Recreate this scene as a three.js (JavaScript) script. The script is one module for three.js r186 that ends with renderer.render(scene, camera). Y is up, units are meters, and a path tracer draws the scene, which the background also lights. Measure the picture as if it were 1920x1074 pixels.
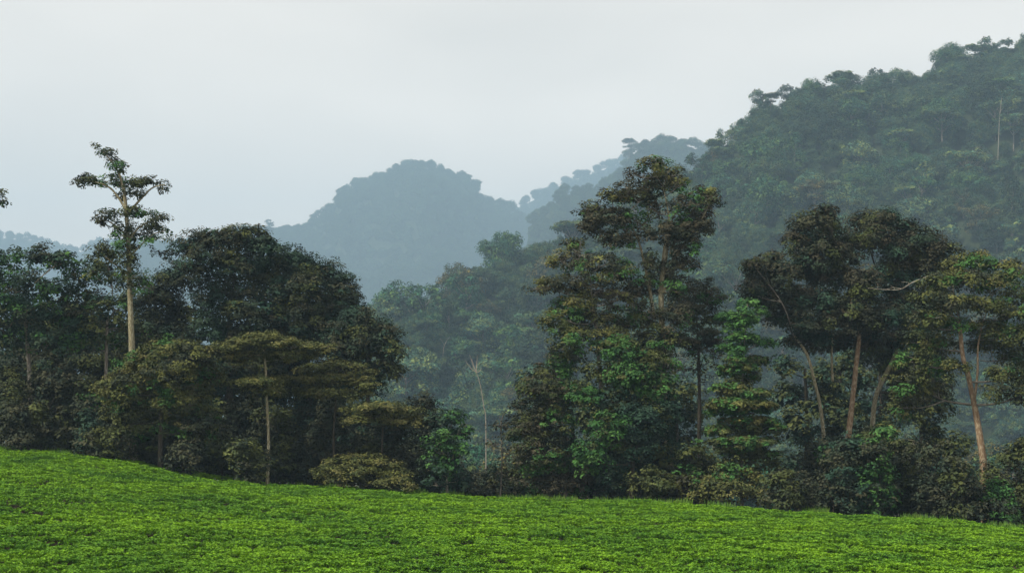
import * as THREE from 'three';
import { createNoise2D, createNoise3D } from 'simplex-noise';

// ───────────────────────── camera, sky, sun, exposure ─────────────────────────
const scene = new THREE.Scene();
const EYE = new THREE.Vector3(0, 8.5, 0), FOV = 20, W = 1920, H = 1074;
const FOCAL = H / 2 / Math.tan((FOV / 2) * Math.PI / 180);
const PITCH = Math.atan((800 - H / 2) / FOCAL);                 // level with the eye lies at row 800 of the picture
const camera = new THREE.PerspectiveCamera(FOV, W / H, 0.5, 20000);
camera.position.copy(EYE);
camera.rotation.x = PITCH;

function rng(seed) { let s = seed | 0; return () => { s = (s + 0x6d2b79f5) | 0; let t = Math.imul(s ^ (s >>> 15), 1 | s); t = (t + Math.imul(t ^ (t >>> 7), 61 | t)) ^ t; return ((t ^ (t >>> 14)) >>> 0) / 4294967296; }; }
const R0 = rng(11);
const noise2 = createNoise2D(rng(5)), noise3 = createNoise3D(rng(6));
const fbm2 = (x, y, o = 4) => { let s = 0, a = 0.5, f = 1; for (let i = 0; i < o; i++) { s += a * noise2(x * f, y * f); f *= 2.03; a *= 0.5; } return s; };
const { clamp, lerp, smoothstep } = THREE.MathUtils;

{ // a veil of thin high cloud, a little brighter low down, as in hazy weather
  const w = 1024, h = 512, d = new Float32Array(w * h * 4);
  for (let j = 0; j < h; j++) {
    const el = ((j + 0.5) / h - 0.5) * Math.PI, y = Math.sin(el);
    const low = Math.exp(-Math.max(0, y) / 0.2), level = 0.62 + 0.84 * low;
    for (let i = 0; i < w; i++) {
      const az = ((i + 0.5) / w - 0.5) * 2 * Math.PI, x = Math.cos(az) * Math.cos(el), z = Math.sin(az) * Math.cos(el);
      let n = 0, a = 0.5, f = 2.2;
      for (let o = 0; o < 4; o++) { n += a * noise3(x * f + 4, y * f * 3, z * f); f *= 2.1; a *= 0.5; }
      const v = level * (1 + 0.2 * n), k = (j * w + i) * 4;
      d[k] = v * (1.11 + 0.11 * low); d[k + 1] = v * 1.0; d[k + 2] = v * (0.89 - 0.06 * low); d[k + 3] = 1;
    }
  }
  const t = new THREE.DataTexture(d, w, h, THREE.RGBAFormat, THREE.FloatType);
  t.mapping = THREE.EquirectangularReflectionMapping; t.magFilter = THREE.LinearFilter; t.needsUpdate = true;
  scene.background = t; scene.environment = t;
}
const sun = new THREE.DirectionalLight(new THREE.Color(1, 0.91, 0.74), 5);
sun.position.set(-390, 520, 60); sun.target.position.set(0, 0, -160); sun.name = 'sun';
sun.castShadow = true; sun.shadow.radius = 8;
Object.assign(sun.shadow.camera, { left: -160, right: 160, top: 160, bottom: -160, near: 1, far: 2000 });
sun.shadow.mapSize.set(4096, 4096);
scene.add(sun, sun.target);
const renderer = new THREE.WebGLRenderer({ antialias: true });
renderer.toneMapping = THREE.LinearToneMapping;
renderer.toneMappingExposure = 1.42;
renderer.shadowMap.enabled = true;
scene.fog = new THREE.FogExp2(new THREE.Color(0.46, 0.72, 1.0), 0.000185);

// ───────────────────────── helpers ─────────────────────────
// a place on the land: the point at a given distance along -z that is sighted through column px, row py of the survey picture
const cp = Math.cos(PITCH), sp = Math.sin(PITCH);
function spot(px, py, D, out = new THREE.Vector3()) {
  const a = (px - W / 2) / FOCAL, b = (H / 2 - py) / FOCAL;
  const y = b * cp + sp, z = -cp + b * sp, k = D / -z;
  return out.set(EYE.x + a * k, EYE.y + y * k, -D);
}
const metres = (D) => D / FOCAL;
const taken = new Map();
function numbered(name) { const n = taken.get(name) ?? 0; taken.set(name, n + 1); return n ? `${name}_${String(n).padStart(3, '0')}` : name; }
function tag(o, label, category, group, kind) {
  if (label) o.userData.label = label; if (category) o.userData.category = category;
  if (group) o.userData.group = group; if (kind) o.userData.kind = kind; return o;
}
function lit(o) { o.castShadow = o.receiveShadow = true; return o; }

class Buf {                                   // triangles with a colour on each corner
  constructor() { this.p = []; this.c = []; this.i = []; this.u = []; }
  leaf(x, y, z, nx, ny, nz, len, wid, ang, r, g, b, fold = 0.18) {   // a folded pointed leaf, two faces
    let tx, ty, tz;
    if (Math.abs(ny) < 0.9) { const l = Math.hypot(nx, nz); tx = nz / l; ty = 0; tz = -nx / l; } else { const l = Math.hypot(ny, nz); tx = 0; ty = -nz / l; tz = ny / l; }
    const bx = ny * tz - nz * ty, by = nz * tx - nx * tz, bz = nx * ty - ny * tx, ca = Math.cos(ang), sa = Math.sin(ang);
    const ux = (tx * ca + bx * sa) * len / 2, uy = (ty * ca + by * sa) * len / 2, uz = (tz * ca + bz * sa) * len / 2;
    const vx = (bx * ca - tx * sa) * wid / 2, vy = (by * ca - ty * sa) * wid / 2, vz = (bz * ca - tz * sa) * wid / 2;
    const f = -fold * wid, k = this.p.length / 3;
    this.p.push(x - ux, y - uy, z - uz, x + vx + nx * -f, y + vy + ny * -f, z + vz + nz * -f, x + ux, y + uy, z + uz, x - vx + nx * -f, y - vy + ny * -f, z - vz + nz * -f);
    for (let q = 0; q < 4; q++) this.c.push(r, g, b);
    this.i.push(k, k + 1, k + 2, k, k + 2, k + 3);
  }
  geometry() {
    const g = new THREE.BufferGeometry();
    g.setAttribute('position', new THREE.Float32BufferAttribute(this.p, 3));
    g.setAttribute('color', new THREE.Float32BufferAttribute(this.c, 3));
    g.setIndex(new THREE.BufferAttribute(new Uint32Array(this.i), 1));
    return g;
  }
}
// a tapered, slightly knotted limb through points, as a smooth tube; uv in metres
function limbGeometry(list, seg = 9) {        // list: array of { pts: [Vector3], r0, r1 }
  const P = [], N = [], U = [], I = [];
  for (const { pts, r0, r1, flare = 0 } of list) {
    const curve = new THREE.CatmullRomCurve3(pts, false, 'catmullrom', 0.5), len = curve.getLength(), n = Math.max(3, Math.min(26, Math.ceil(len / Math.max(0.35, r0 * 1.6))));
    const fr = curve.computeFrenetFrames(n, false), k0 = P.length / 3, seed = pts[0].x * 3.1 + pts[0].y;
    for (let a = 0; a <= n; a++) {
      const t = a / n, c = curve.getPointAt(t);
      for (let s = 0; s <= seg; s++) {
        const th = s / seg * 2 * Math.PI, co = Math.cos(th), si = Math.sin(th), nn = fr.normals[a], bb = fr.binormals[a];
        const dx = nn.x * co + bb.x * si, dy = nn.y * co + bb.y * si, dz = nn.z * co + bb.z * si;
        const r = (lerp(r0, r1, Math.pow(t, 0.85)) + flare * r0 * Math.exp(-t * len / (r0 * 2.2))) * (1 + 0.13 * noise3(co * 1.2 + seed, si * 1.2, t * len * 0.8) + 0.05 * noise3(co * 3 + seed, si * 3, t * len * 2.5));
        P.push(c.x + dx * r, c.y + dy * r, c.z + dz * r); N.push(dx, dy, dz); U.push(s / seg * 2 * Math.PI * r0, t * len);
      }
    }
    for (let a = 0; a < n; a++) for (let s = 0; s < seg; s++) { const q = k0 + a * (seg + 1) + s; I.push(q, q + 1, q + seg + 2, q, q + seg + 2, q + seg + 1); }
  }
  const g = new THREE.BufferGeometry();
  g.setAttribute('position', new THREE.Float32BufferAttribute(P, 3));
  g.setAttribute('normal', new THREE.Float32BufferAttribute(N, 3));
  g.setAttribute('uv', new THREE.Float32BufferAttribute(U, 2));
  g.setIndex(I);
  return g;
}

// ───────────────────────── materials ─────────────────────────
function barkTexture(base, dark, patch, seed) {
  const w = 256, h = 512, d = new Uint8Array(w * h * 4), n = createNoise3D(rng(seed)), toS = (v) => 255 * Math.pow(clamp(v, 0, 1), 1 / 2.2);
  for (let j = 0; j < h; j++) for (let i = 0; i < w; i++) {
    const a = i / w * 2 * Math.PI, cx = Math.cos(a) * 1.6, cy = Math.sin(a) * 1.6, v = j / h * 2 * Math.PI, vz = Math.sin(v) * 1.3, vw = Math.cos(v) * 1.3;
    const streak = 0.5 + 0.5 * n(cx * 4 + vw * 0.7, cy * 4 + 9, vz * 0.8), fine = 0.5 + 0.5 * n(cx * 10, cy * 10 + vw * 3, vz * 3), blotch = smoothstep(n(cx * 1.2 + 30, cy * 1.2 + vw, vz * 1.4), 0.05, 0.45);
    for (let c = 0; c < 3; c++) d[(j * w + i) * 4 + c] = toS(lerp(lerp(dark[c], base[c], 0.35 * streak + 0.65 * fine), patch[c], 0.7 * blotch));
    d[(j * w + i) * 4 + 3] = 255;
  }
  const t = new THREE.DataTexture(d, w, h); t.colorSpace = THREE.SRGBColorSpace; t.wrapS = t.wrapT = THREE.RepeatWrapping; t.magFilter = THREE.LinearFilter; t.repeat.set(0.5, 0.22); t.needsUpdate = true;
  return t;
}
const bark = (b, d, p, s) => { const t = barkTexture(b, d, p, s); return new THREE.MeshPhysicalMaterial({ map: t, bumpMap: t, bumpScale: 0.03, roughness: 0.95, specularIntensity: 0.2 }); };
const BARK = {
  pale: bark([0.26, 0.24, 0.15], [0.085, 0.08, 0.05], [0.36, 0.36, 0.28], 21),
  grey: bark([0.17, 0.16, 0.14], [0.07, 0.065, 0.055], [0.26, 0.26, 0.23], 22),
  ochre: bark([0.30, 0.21, 0.13], [0.10, 0.07, 0.045], [0.38, 0.33, 0.24], 23),
  dark: bark([0.05, 0.043, 0.034], [0.02, 0.018, 0.014], [0.065, 0.065, 0.045], 24),
  white: bark([0.26, 0.245, 0.21], [0.10, 0.095, 0.08], [0.33, 0.32, 0.28], 25),
};
const LEAF = new THREE.MeshPhysicalMaterial({ vertexColors: true, roughness: 0.7, specularIntensity: 0.3, side: THREE.DoubleSide });
const tint = (r, g, b) => new THREE.MeshPhysicalMaterial({ vertexColors: true, roughness: 0.8, specularIntensity: 0.25, side: THREE.DoubleSide, color: new THREE.Color().setRGB(r, g, b) });
// leaf colours: linear albedo
const PAL = {
  dark: [[0.028, 0.038, 0.022], [0.036, 0.045, 0.024], [0.024, 0.040, 0.026], [0.044, 0.048, 0.026]],
  brown: [[0.050, 0.050, 0.030], [0.042, 0.044, 0.026], [0.060, 0.056, 0.034], [0.034, 0.040, 0.024]],
  teal: [[0.018, 0.050, 0.034], [0.026, 0.062, 0.040], [0.016, 0.040, 0.028], [0.030, 0.056, 0.034]],
  olive: [[0.085, 0.098, 0.026], [0.105, 0.116, 0.034], [0.064, 0.078, 0.024], [0.125, 0.126, 0.042]],
  moss: [[0.054, 0.072, 0.022], [0.070, 0.086, 0.026], [0.042, 0.060, 0.022]],
  green: [[0.034, 0.105, 0.026], [0.046, 0.130, 0.030], [0.026, 0.084, 0.026], [0.058, 0.140, 0.034]],
};

// ───────────────────────── foliage ─────────────────────────
// a crown is made of lobes; on each lobe sit leaf clumps; each clump is many single leaves
function fillLobe(buf, lobe, st, R) {
  const { x, y, z, rx, ry, rz } = lobe, pal = PAL[lobe.pal ?? st.pal], alt = PAL[st.alt ?? lobe.pal ?? st.pal], cr = st.clump, flat = st.flat ?? 0.65, leaf = st.leaf;
  const area = 4 * Math.PI * Math.pow((Math.pow(rx * ry, 1.6) + Math.pow(rx * rz, 1.6) + Math.pow(ry * rz, 1.6)) / 3, 1 / 1.6);
  const n = Math.max(3, Math.round(area / (cr * cr * Math.PI) * (st.cover ?? 1.25) * (lobe.dense ?? 1)));
  for (let q = 0; q < n; q++) {
    let ux, uy, uz, l;
    do { ux = R() * 2 - 1; uy = R() * 2 - 1; uz = R() * 2 - 1; l = Math.hypot(ux, uy, uz); } while (l > 1 || l < 0.1 || (uy / l < -0.35 && R() < 0.6));
    ux /= l; uy /= l; uz /= l;
    const inner = R() < (st.inner ?? 0.22), rad = inner ? 0.3 + 0.4 * R() : 0.72 + 0.3 * R() + 0.16 * noise3(ux * 1.7 + x, uy * 1.7 + y, uz * 1.7 + z);
    const cx = x + ux * rx * rad, cy = y + uy * ry * rad, cz = z + uz * rz * rad, c = cr * (0.6 + 0.8 * R());
    const patch = st.patch ? noise3(cx * 0.22 + 50, cy * 0.3, cz * 0.22) + 0.5 * (R() - 0.5) : 0;
    const src = st.patch && patch > 0.42 ? PAL[st.patch[0]] : st.patch && patch < -0.5 ? PAL[st.patch[1]] : R() < (st.altShare ?? 0.15) ? alt : pal, base = src[Math.floor(R() * src.length)], bright = 0.7 + 0.65 * R() * R();
    const m = Math.round((st.leaves ?? 26) * (c / cr) * (c / cr) * (inner ? 0.42 : 1));
    for (let e = 0; e < m; e++) {
      let dx, dy, dz, dl;
      do { dx = R() * 2 - 1; dy = R() * 2 - 1; dz = R() * 2 - 1; dl = Math.hypot(dx, dy, dz); } while (dl > 1 || dl < 0.05 || (dy < -0.25 * dl && R() < 0.55));
      const s = (0.55 + 0.5 * R()) / dl; dx *= s; dy *= s; dz *= s;
      // leaves look out of their clump and up to the light
      let nx = dx * 0.7 + ux * 0.45 + (R() - 0.5) * 1.1, ny = dy * 0.5 + uy * 0.3 + (st.up ?? 0.75) + (R() - 0.5) * 0.8, nz = dz * 0.7 + uz * 0.45 + (R() - 0.5) * 1.1;
      const nl = Math.hypot(nx, ny, nz); nx /= nl; ny /= nl; nz /= nl;
      const len = leaf * (0.65 + 0.7 * R()) * (inner ? 1.8 : 1), v = bright * (0.8 + 0.4 * R());
      buf.leaf(cx + dx * c, cy + dy * c * flat, cz + dz * c, nx, ny, nz, len, len * (st.wide ?? 0.6), R() * 6.283, base[0] * v, base[1] * v, base[2] * v);
    }
  }
}
const STYLE = {
  dense: { patch: ['teal', 'moss'], leaf: 0.25, clump: 0.72, leaves: 50, cover: 2.2, inner: 0.42, pal: 'dark', alt: 'teal', altShare: 0.15 },
  airy: { patch: ['green', 'dark'], leaf: 0.28, clump: 0.62, leaves: 30, cover: 1.35, inner: 0.3, pal: 'teal', alt: 'green', altShare: 0.1 },
  tuft: { patch: ['green', 'dark'], leaf: 0.23, clump: 0.5, leaves: 37, cover: 1.3, flat: 0.6, pal: 'olive', alt: 'moss', altShare: 0.3 },
  umbrella: { leaf: 0.22, clump: 0.5, leaves: 36, cover: 1.7, flat: 0.5, up: 1.2, pal: 'olive', alt: 'moss', altShare: 0.3, inner: 0.1 },
  bush: { patch: ['green', 'olive'], leaf: 0.27, clump: 0.52, leaves: 22, cover: 1.2, inner: 0.35, pal: 'moss', alt: 'dark', altShare: 0.3 },
  vine: { leaf: 0.28, clump: 0.5, leaves: 24, cover: 1.2, pal: 'green', alt: 'moss', altShare: 0.15 },
  tier: { leaf: 0.27, clump: 0.42, leaves: 26, cover: 1.7, flat: 0.55, up: 0.9, pal: 'moss', alt: 'green', altShare: 0.35, inner: 0.1 },
  twig: { leaf: 0.22, clump: 0.5, leaves: 13, cover: 0.8, inner: 0.4, pal: 'brown', alt: 'moss', altShare: 0.2 },
};

// One tree by the field's edge. All columns and rows are survey-picture coordinates, D the distance of its trunk.
function nearTree(spec) {
  const R = rng(spec.seed ?? Math.round(spec.D * 100 + (spec.trunk?.[0][0] ?? spec.lobes[0][0]))), D = spec.D, s = metres(D), t = new THREE.Group();
  t.name = numbered(spec.name);
  const foot = spec.trunk ? spot(spec.trunk[0][0], spec.trunk[0][1], D) : spot(spec.lobes[0][0], 900, D);
  foot.y = groundY(foot.x, foot.z) - 0.15;
  t.position.copy(foot);
  const loc = (px, py, dz = 0) => spot(px, py, D - dz).sub(foot);
  const barkM = BARK[spec.bark ?? 'dark'], st = { ...STYLE[spec.style ?? 'dense'], ...(spec.st ?? {}) };
  const lobes = spec.lobes.map(([px, py, rx, ry, o = {}]) => {
    const c = loc(px, py, (o.dz ?? (R() - 0.5) * (spec.deep ?? 4)));
    if (spec.style === 'tier') { c.x += (R() - 0.5) * 0.9; c.y += (R() - 0.5) * 0.7; rx *= 0.65 + 0.75 * R(); ry *= 0.8 + 0.9 * R(); }
    rx *= 1.08; ry *= 1.08;
    return { x: c.x, y: c.y, z: c.z, rx: rx * s, ry: ry * s, rz: (o.rz ?? Math.max(rx, ry) * 0.9) * s, ...o };
  });
  let path = spec.trunk ? spec.trunk.map(([px, py, dz]) => loc(px, py, dz ?? 0)) : [new THREE.Vector3(0, 0.3, 0), new THREE.Vector3(lobes[0].x * 0.3, lobes[0].y * 0.5, lobes[0].z), new THREE.Vector3(lobes[0].x, lobes[0].y, lobes[0].z)];
  if (path[0].y > 0.2) path.unshift(new THREE.Vector3(path[0].x * 0.6, 0, 0));
  else path[0].y = 0;
  const r = spec.r ?? 0.35, r1 = spec.r1 ?? r * 0.45;
  const trunk = lit(new THREE.Mesh(limbGeometry([{ pts: path, r0: r, r1, flare: 0.5 }], 11), barkM)); trunk.name = 'trunk'; t.add(trunk);
  for (const l of spec.limbs ?? []) {
    const m = lit(new THREE.Mesh(limbGeometry([{ pts: l.pts.map(([px, py, dz]) => loc(px, py, dz ?? 0)), r0: l.r ?? r * 0.45, r1: l.r1 ?? 0.05 }], 8), l.bark ? BARK[l.bark] : barkM)); m.name = 'limb'; t.add(m);
  }
  // boughs from the trunk to the heart of each lobe, with twigs spreading in it
  const boughs = [], joints = [], curve = new THREE.CatmullRomCurve3(path);
  for (let k = 9; k <= 20; k++) joints.push([curve.getPoint(k / 20), lerp(r, r1, k / 20)]);
  for (const l of spec.limbs ?? []) { const q = new THREE.CatmullRomCurve3(l.pts.map(([px, py, dz]) => loc(px, py, dz ?? 0))); for (let k = 4; k <= 12; k++) joints.push([q.getPoint(k / 12), lerp(l.r ?? 0.15, 0.05, k / 12)]); }
  for (const b of lobes) {
    if (spec.noBoughs) break;
    const c = new THREE.Vector3(b.x, b.y, b.z);
    let best = joints[0], bd = 1e9;
    for (const q of joints) { const d = q[0].distanceTo(c) + Math.max(0, q[0].y - c.y + 0.4) * 1.3; if (d < bd) { bd = d; best = q; } }
    const a = best[0], far = a.distanceTo(c), mid = a.clone().lerp(c, 0.55); mid.y -= far * 0.06; mid.x += (R() - 0.5) * far * 0.25; mid.z += (R() - 0.5) * far * 0.25;
    const br = clamp(best[1] * 0.5, 0.04, 0.035 + far * 0.025);
    joints.push([c, br * 0.7], [mid, br]);
    boughs.push({ pts: [a, mid, c], r0: br, r1: 0.045 });
    const tw = Math.round(3 + b.rx * 1.6);
    for (let k = 0; k < tw; k++) {
      const e = new THREE.Vector3((R() - 0.5) * 1.7 * b.rx, (R() - 0.3) * 1.3 * b.ry, (R() - 0.5) * 1.7 * b.rz).add(c), st0 = mid.clone().lerp(c, 0.3 + 0.7 * R()), m2 = st0.clone().lerp(e, 0.5); m2.y += 0.15;
      boughs.push({ pts: [st0, m2, e], r0: 0.05, r1: 0.018 });
    }
  }
  if (boughs.length) { const m = lit(new THREE.Mesh(limbGeometry(boughs, 5), spec.twigBark ? BARK[spec.twigBark] : barkM)); m.name = 'branchwork'; m.userData.kind = 'stuff'; t.add(m); }
  const byPart = new Map();
  for (const b of lobes) { const k = b.part ?? 'crown'; if (!byPart.has(k)) byPart.set(k, new Buf()); fillLobe(byPart.get(k), b, { ...st, ...(b.style ? STYLE[b.style] : {}), ...(b.st ?? {}) }, R); }
  for (const [k, b] of byPart) { const m = lit(new THREE.Mesh(b.geometry(), LEAF)); m.name = k; t.add(m); }
  tag(t, spec.label, spec.category ?? 'tree', spec.group);
  scene.add(t);
  return t;
}

// ───────────────────────── the land ─────────────────────────
const CREST = [[-400, 800], [-150, 818], [0, 836], [120, 846], [250, 866], [380, 886], [500, 904], [700, 919], [900, 930], [1200, 940], [1500, 956], [1700, 969], [1920, 990], [2100, 1012], [2400, 1050]];
function table(t, x) { if (x <= t[0][0]) return t[0][1]; for (let k = 1; k < t.length; k++) if (x <= t[k][0]) return lerp(t[k - 1][1], t[k][1], (x - t[k - 1][0]) / (t[k][0] - t[k - 1][0])); return t[t.length - 1][1]; }
const colOf = (x, D) => W / 2 + x / Math.max(D, 1) * FOCAL * cp;
const edgeD = (px) => lerp(150, 132, smoothstep(px, 200, 2000));
const tmp = new THREE.Vector3();
function teaBase(x, z) {               // the lie of the tea field, top of the bushes
  const D = -z, px = clamp(colOf(x, Math.max(D, 60)), -400, 2400), De = edgeD(px), ye = spot(px, table(CREST, px), De, tmp).y;
  const yn = EYE.y - 6.85, t = (D - 75) / (De - 75);
  let y = t < 1 ? lerp(yn, ye, t) + 0.55 * Math.sin(clamp(t, 0, 1) * Math.PI) * 0.6 : ye - 0.02 * (D - De) - 0.0016 * (D - De) ** 2;
  if (D < 75) y = lerp(yn, EYE.y - 2.2, Math.pow(clamp((75 - D) / 75, 0, 1), 2.4)) + (t < 0 ? (ye - yn) * t * clamp(1 - (75 - D) / 30, 0, 1) : 0);
  return y;
}
const teaRoll = (x, z) => 0.22 * noise2(x * 0.05, z * 0.05 + 3) + 0.1 * noise2(x * 0.16 + 7, z * 0.16);
const BUSH = 0.75;
function groundY(x, z) {
  const D = -z, px = clamp(colOf(x, Math.max(D, 60)), -400, 2400), De = edgeD(px);
  if (D < De + 4) return teaBase(x, z) + teaRoll(x, z) - BUSH;
  const ye = teaBase(x, -(De + 4)) - BUSH, floor = -16 + 3 * fbm2(x * 0.004, z * 0.004, 3);
  const k = smoothstep(D, De + 4, De + 170);
  return lerp(ye - (D - De - 4) * 0.03, floor, k) + 0.3 * noise2(x * 0.08, z * 0.08) * smoothstep(D, De + 4, De + 30);
}
function groundTexture(a, b, c, seed, size = 512) {
  const d = new Uint8Array(size * size * 4), n = createNoise3D(rng(seed)), toS = (v) => 255 * Math.pow(clamp(v, 0, 1), 1 / 2.2);
  for (let j = 0; j < size; j++) for (let i = 0; i < size; i++) {
    const u = i / size * 2 * Math.PI, v = j / size * 2 * Math.PI, x = Math.cos(u), y = Math.sin(u), z = Math.cos(v), w = Math.sin(v);
    const f1 = 0.5 + 0.5 * n(x * 2 + z * 1.3, y * 2 + w * 1.1, z * 2 - w), f2 = 0.5 + 0.5 * n(x * 9 + w * 5, y * 9 + z * 5, z * 9 + w * 7), f3 = R0();
    for (let q = 0; q < 3; q++) d[(j * size + i) * 4 + q] = toS(lerp(lerp(a[q], b[q], f1), c[q], f2 * 0.6) * (0.75 + 0.5 * f3));
    d[(j * size + i) * 4 + 3] = 255;
  }
  const t = new THREE.DataTexture(d, size, size); t.colorSpace = THREE.SRGBColorSpace; t.wrapS = t.wrapT = THREE.RepeatWrapping; t.magFilter = THREE.LinearFilter; t.needsUpdate = true;
  return t;
}
function sheet(name, xs, zs, fy, material) {
  const P = [], U = [], I = [], nx = xs.length;
  for (const z of zs) for (const x of xs) { P.push(x, fy(x, z), z); U.push(x / 9, z / 9); }
  for (let j = 0; j + 1 < zs.length; j++) for (let i = 0; i + 1 < nx; i++) { const k = j * nx + i; I.push(k, k + 1, k + nx + 1, k, k + nx + 1, k + nx); }
  const g = new THREE.BufferGeometry();
  g.setAttribute('position', new THREE.Float32BufferAttribute(P, 3)); g.setAttribute('uv', new THREE.Float32BufferAttribute(U, 2)); g.setIndex(I); g.computeVertexNormals();
  const m = lit(new THREE.Mesh(g, material)); m.name = name; scene.add(m); return m;
}
const floorM = new THREE.MeshPhysicalMaterial({ specularIntensity: 0.1, map: groundTexture([0.035, 0.028, 0.018], [0.028, 0.04, 0.016], [0.05, 0.04, 0.025], 41), roughness: 1 });
const grade = (a, b, n, p = 1) => Array.from({ length: n + 1 }, (_, k) => lerp(a, b, Math.pow(k / n, p)));
const both = (a) => [...a.slice(1).map((v) => -v).reverse(), ...a];
tag(sheet('ground', both([...grade(0, 110, 44), ...grade(110, 8000, 36, 2.2).slice(1)]), [...grade(60, -10, 10), ...grade(-10, -220, 90).slice(1), ...grade(-220, -9000, 64, 1.9).slice(1)], groundY, floorM),
  'dark leaf-littered earth under the forest and between the tea bushes', 'ground', undefined, 'structure');

// ───────────────────────── hills ─────────────────────────
// A hill is a ridge over columns px: skyline row (of the bare ground), distance of the ridge and of its foot; the slope runs between them.
function makeHill(h) {
  const at = (px) => ({ Dr: table(h.ridge, px), Db: table(h.foot, px), py: table(h.sky, px) });
  h.Y = (px, D) => {
    const { Dr, Db, py } = at(px), top = spot(px, py, Dr, tmp).y, x = (px - W / 2) / FOCAL / cp * D, base = h.base ?? -22, t = (D - Db) / (Dr - Db);
    const prof = t <= 1 ? Math.pow(Math.max(t, 0), h.bow ?? 0.9) : 1 - (t - 1) * (h.back ?? 0.5) * (0.3 + Math.min(1, (t - 1) * 2));
    const amp = h.amp * smoothstep(t, 0, 0.35) * (t > 0.7 ? lerp(1, 0.08, smoothstep(t, 0.7, 1)) : 1);
    return lerp(base, top, prof) + amp * fbm2(x * h.freq + 17, D * h.freq * 0.5 + (h.seed ?? 0), 2);
  };
  const P = [], U = [], I = [], nu = h.nu ?? 90, nt = 40;
  for (let j = 0; j <= nt; j++) for (let i = 0; i <= nu; i++) {
    const px = lerp(h.from, h.to, i / nu), { Dr, Db } = at(px), D = lerp(Db, Dr, j / nt * 1.5), x = (px - W / 2) / FOCAL / cp * D;
    P.push(x, h.Y(px, D), -D); U.push(x / 20, D / 20);
  }
  for (let j = 0; j < nt; j++) for (let i = 0; i < nu; i++) { const k = j * (nu + 1) + i; I.push(k, k + 1, k + nu + 2, k, k + nu + 2, k + nu + 1); }
  const g = new THREE.BufferGeometry();
  g.setAttribute('position', new THREE.Float32BufferAttribute(P, 3)); g.setAttribute('uv', new THREE.Float32BufferAttribute(U, 2)); g.setIndex(I); g.computeVertexNormals();
  const m = lit(new THREE.Mesh(g, hillM)); m.name = numbered(h.name); scene.add(m);
  tag(m, h.label, 'hill', undefined, 'structure');
  // trees stand in cells over the slope
  h.spots = [];
  const R = rng(h.seed ?? 3), step = h.step;
  const Dmin = Math.min(...h.foot.map((q) => q[1])), Dmax = Math.max(...h.ridge.map((q) => q[1])) * 1.06;
  for (let D = Dmin; D < Dmax; D += step * 0.8) {
    const x0 = (h.from - W / 2) / FOCAL * D, x1 = (h.to - W / 2) / FOCAL * D;
    for (let x = x0; x < x1; x += step) {
      const xx = x + (R() - 0.5) * step * 0.9, dd = D + (R() - 0.5) * step * 0.8, px = colOf(xx, dd), { Dr, Db } = at(px), t = (dd - Db) / (Dr - Db), big = R();
      if (t < 0.02 || t > 1.05 || px < h.from || px > h.to) continue;
      h.spots.push({ x: xx, z: -dd, D: dd, px, t, y: h.Y(px, dd), big, k: R(), rot: R() * 6.283 });
    }
  }
  return h;
}
const hillM = new THREE.MeshPhysicalMaterial({ map: groundTexture([0.016, 0.028, 0.012], [0.026, 0.04, 0.016], [0.02, 0.026, 0.014], 42), roughness: 1, specularIntensity: 0.1 });

const slope = makeHill({ name: 'forested_hillside', label: 'steep forested hillside climbing to the upper right', seed: 31, from: 640, to: 2300, step: 17.5, amp: 44, freq: 0.009, nu: 120, bow: 1.0,
  sky: [[640, 660], [720, 625], [800, 605], [870, 560], [950, 512], [1060, 478], [1200, 405], [1340, 318], [1400, 258], [1430, 228], [1500, 205], [1570, 190], [1700, 176], [1820, 136], [1920, 104], [2300, 40]],
  ridge: [[640, 930], [1060, 1150], [1400, 1280], [1920, 1400], [2300, 1450]], foot: [[640, 700], [1000, 760], [1920, 820], [2300, 820]] });
const dome = makeHill({ name: 'domed_hill', label: 'hazy blue domed hill behind the valley', seed: 32, from: 180, to: 1320, step: 34, amp: 130, freq: 0.0022, nu: 220, bow: 0.8, base: -20, back: 0.3,
  sky: [[180, 480], [330, 462], [460, 440], [520, 440], [578, 432], [590, 412], [604, 402], [626, 394], [634, 366], [660, 352], [700, 340], [728, 330], [748, 318], [772, 313], [812, 316], [836, 330], [872, 340], [894, 352], [906, 380], [956, 392], [975, 410], [1000, 420], [1060, 424], [1320, 440]],
  ridge: [[180, 6000], [1320, 6200]], foot: [[180, 4500], [1320, 4700]] });
const knoll = makeHill({ name: 'wooded_knoll', label: 'small blue wooded knoll in front of the pale ridge', seed: 33, from: 990, to: 1420, step: 30, amp: 14, freq: 0.004, nu: 50, bow: 0.8, base: 0, back: 0.3,
  sky: [[990, 425], [1030, 398], [1050, 366], [1120, 356], [1160, 340], [1176, 300], [1200, 278], [1245, 270], [1300, 274], [1330, 290], [1420, 320]], ridge: [[990, 4000], [1420, 4000]], foot: [[990, 3300], [1420, 3300]] });
const paleRidge = makeHill({ name: 'pale_ridge', label: 'palest blue ridge far behind the domed hill', seed: 34, from: 860, to: 1800, step: 50, amp: 40, freq: 0.002, nu: 60, bow: 0.8, base: 0, back: 0.2,
  sky: [[860, 440], [960, 395], [1000, 375], [1040, 352], [1100, 328], [1160, 308], [1200, 300], [1400, 290], [1800, 300]], ridge: [[860, 7600], [1800, 7600]], foot: [[860, 6400], [1800, 6400]] });
const farRidge = makeHill({ name: 'distant_ridge', label: 'low pale ridge on the horizon beyond the leafy trees', seed: 35, from: -500, to: 520, step: 50, amp: 40, freq: 0.002, nu: 60, bow: 0.8, base: -10, back: 0.2,
  sky: [[-500, 430], [-100, 440], [30, 448], [70, 456], [110, 472], [140, 474], [190, 460], [260, 465], [520, 470]], ridge: [[-500, 7600], [520, 7600]], foot: [[-500, 6400], [520, 6400]] });

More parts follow.
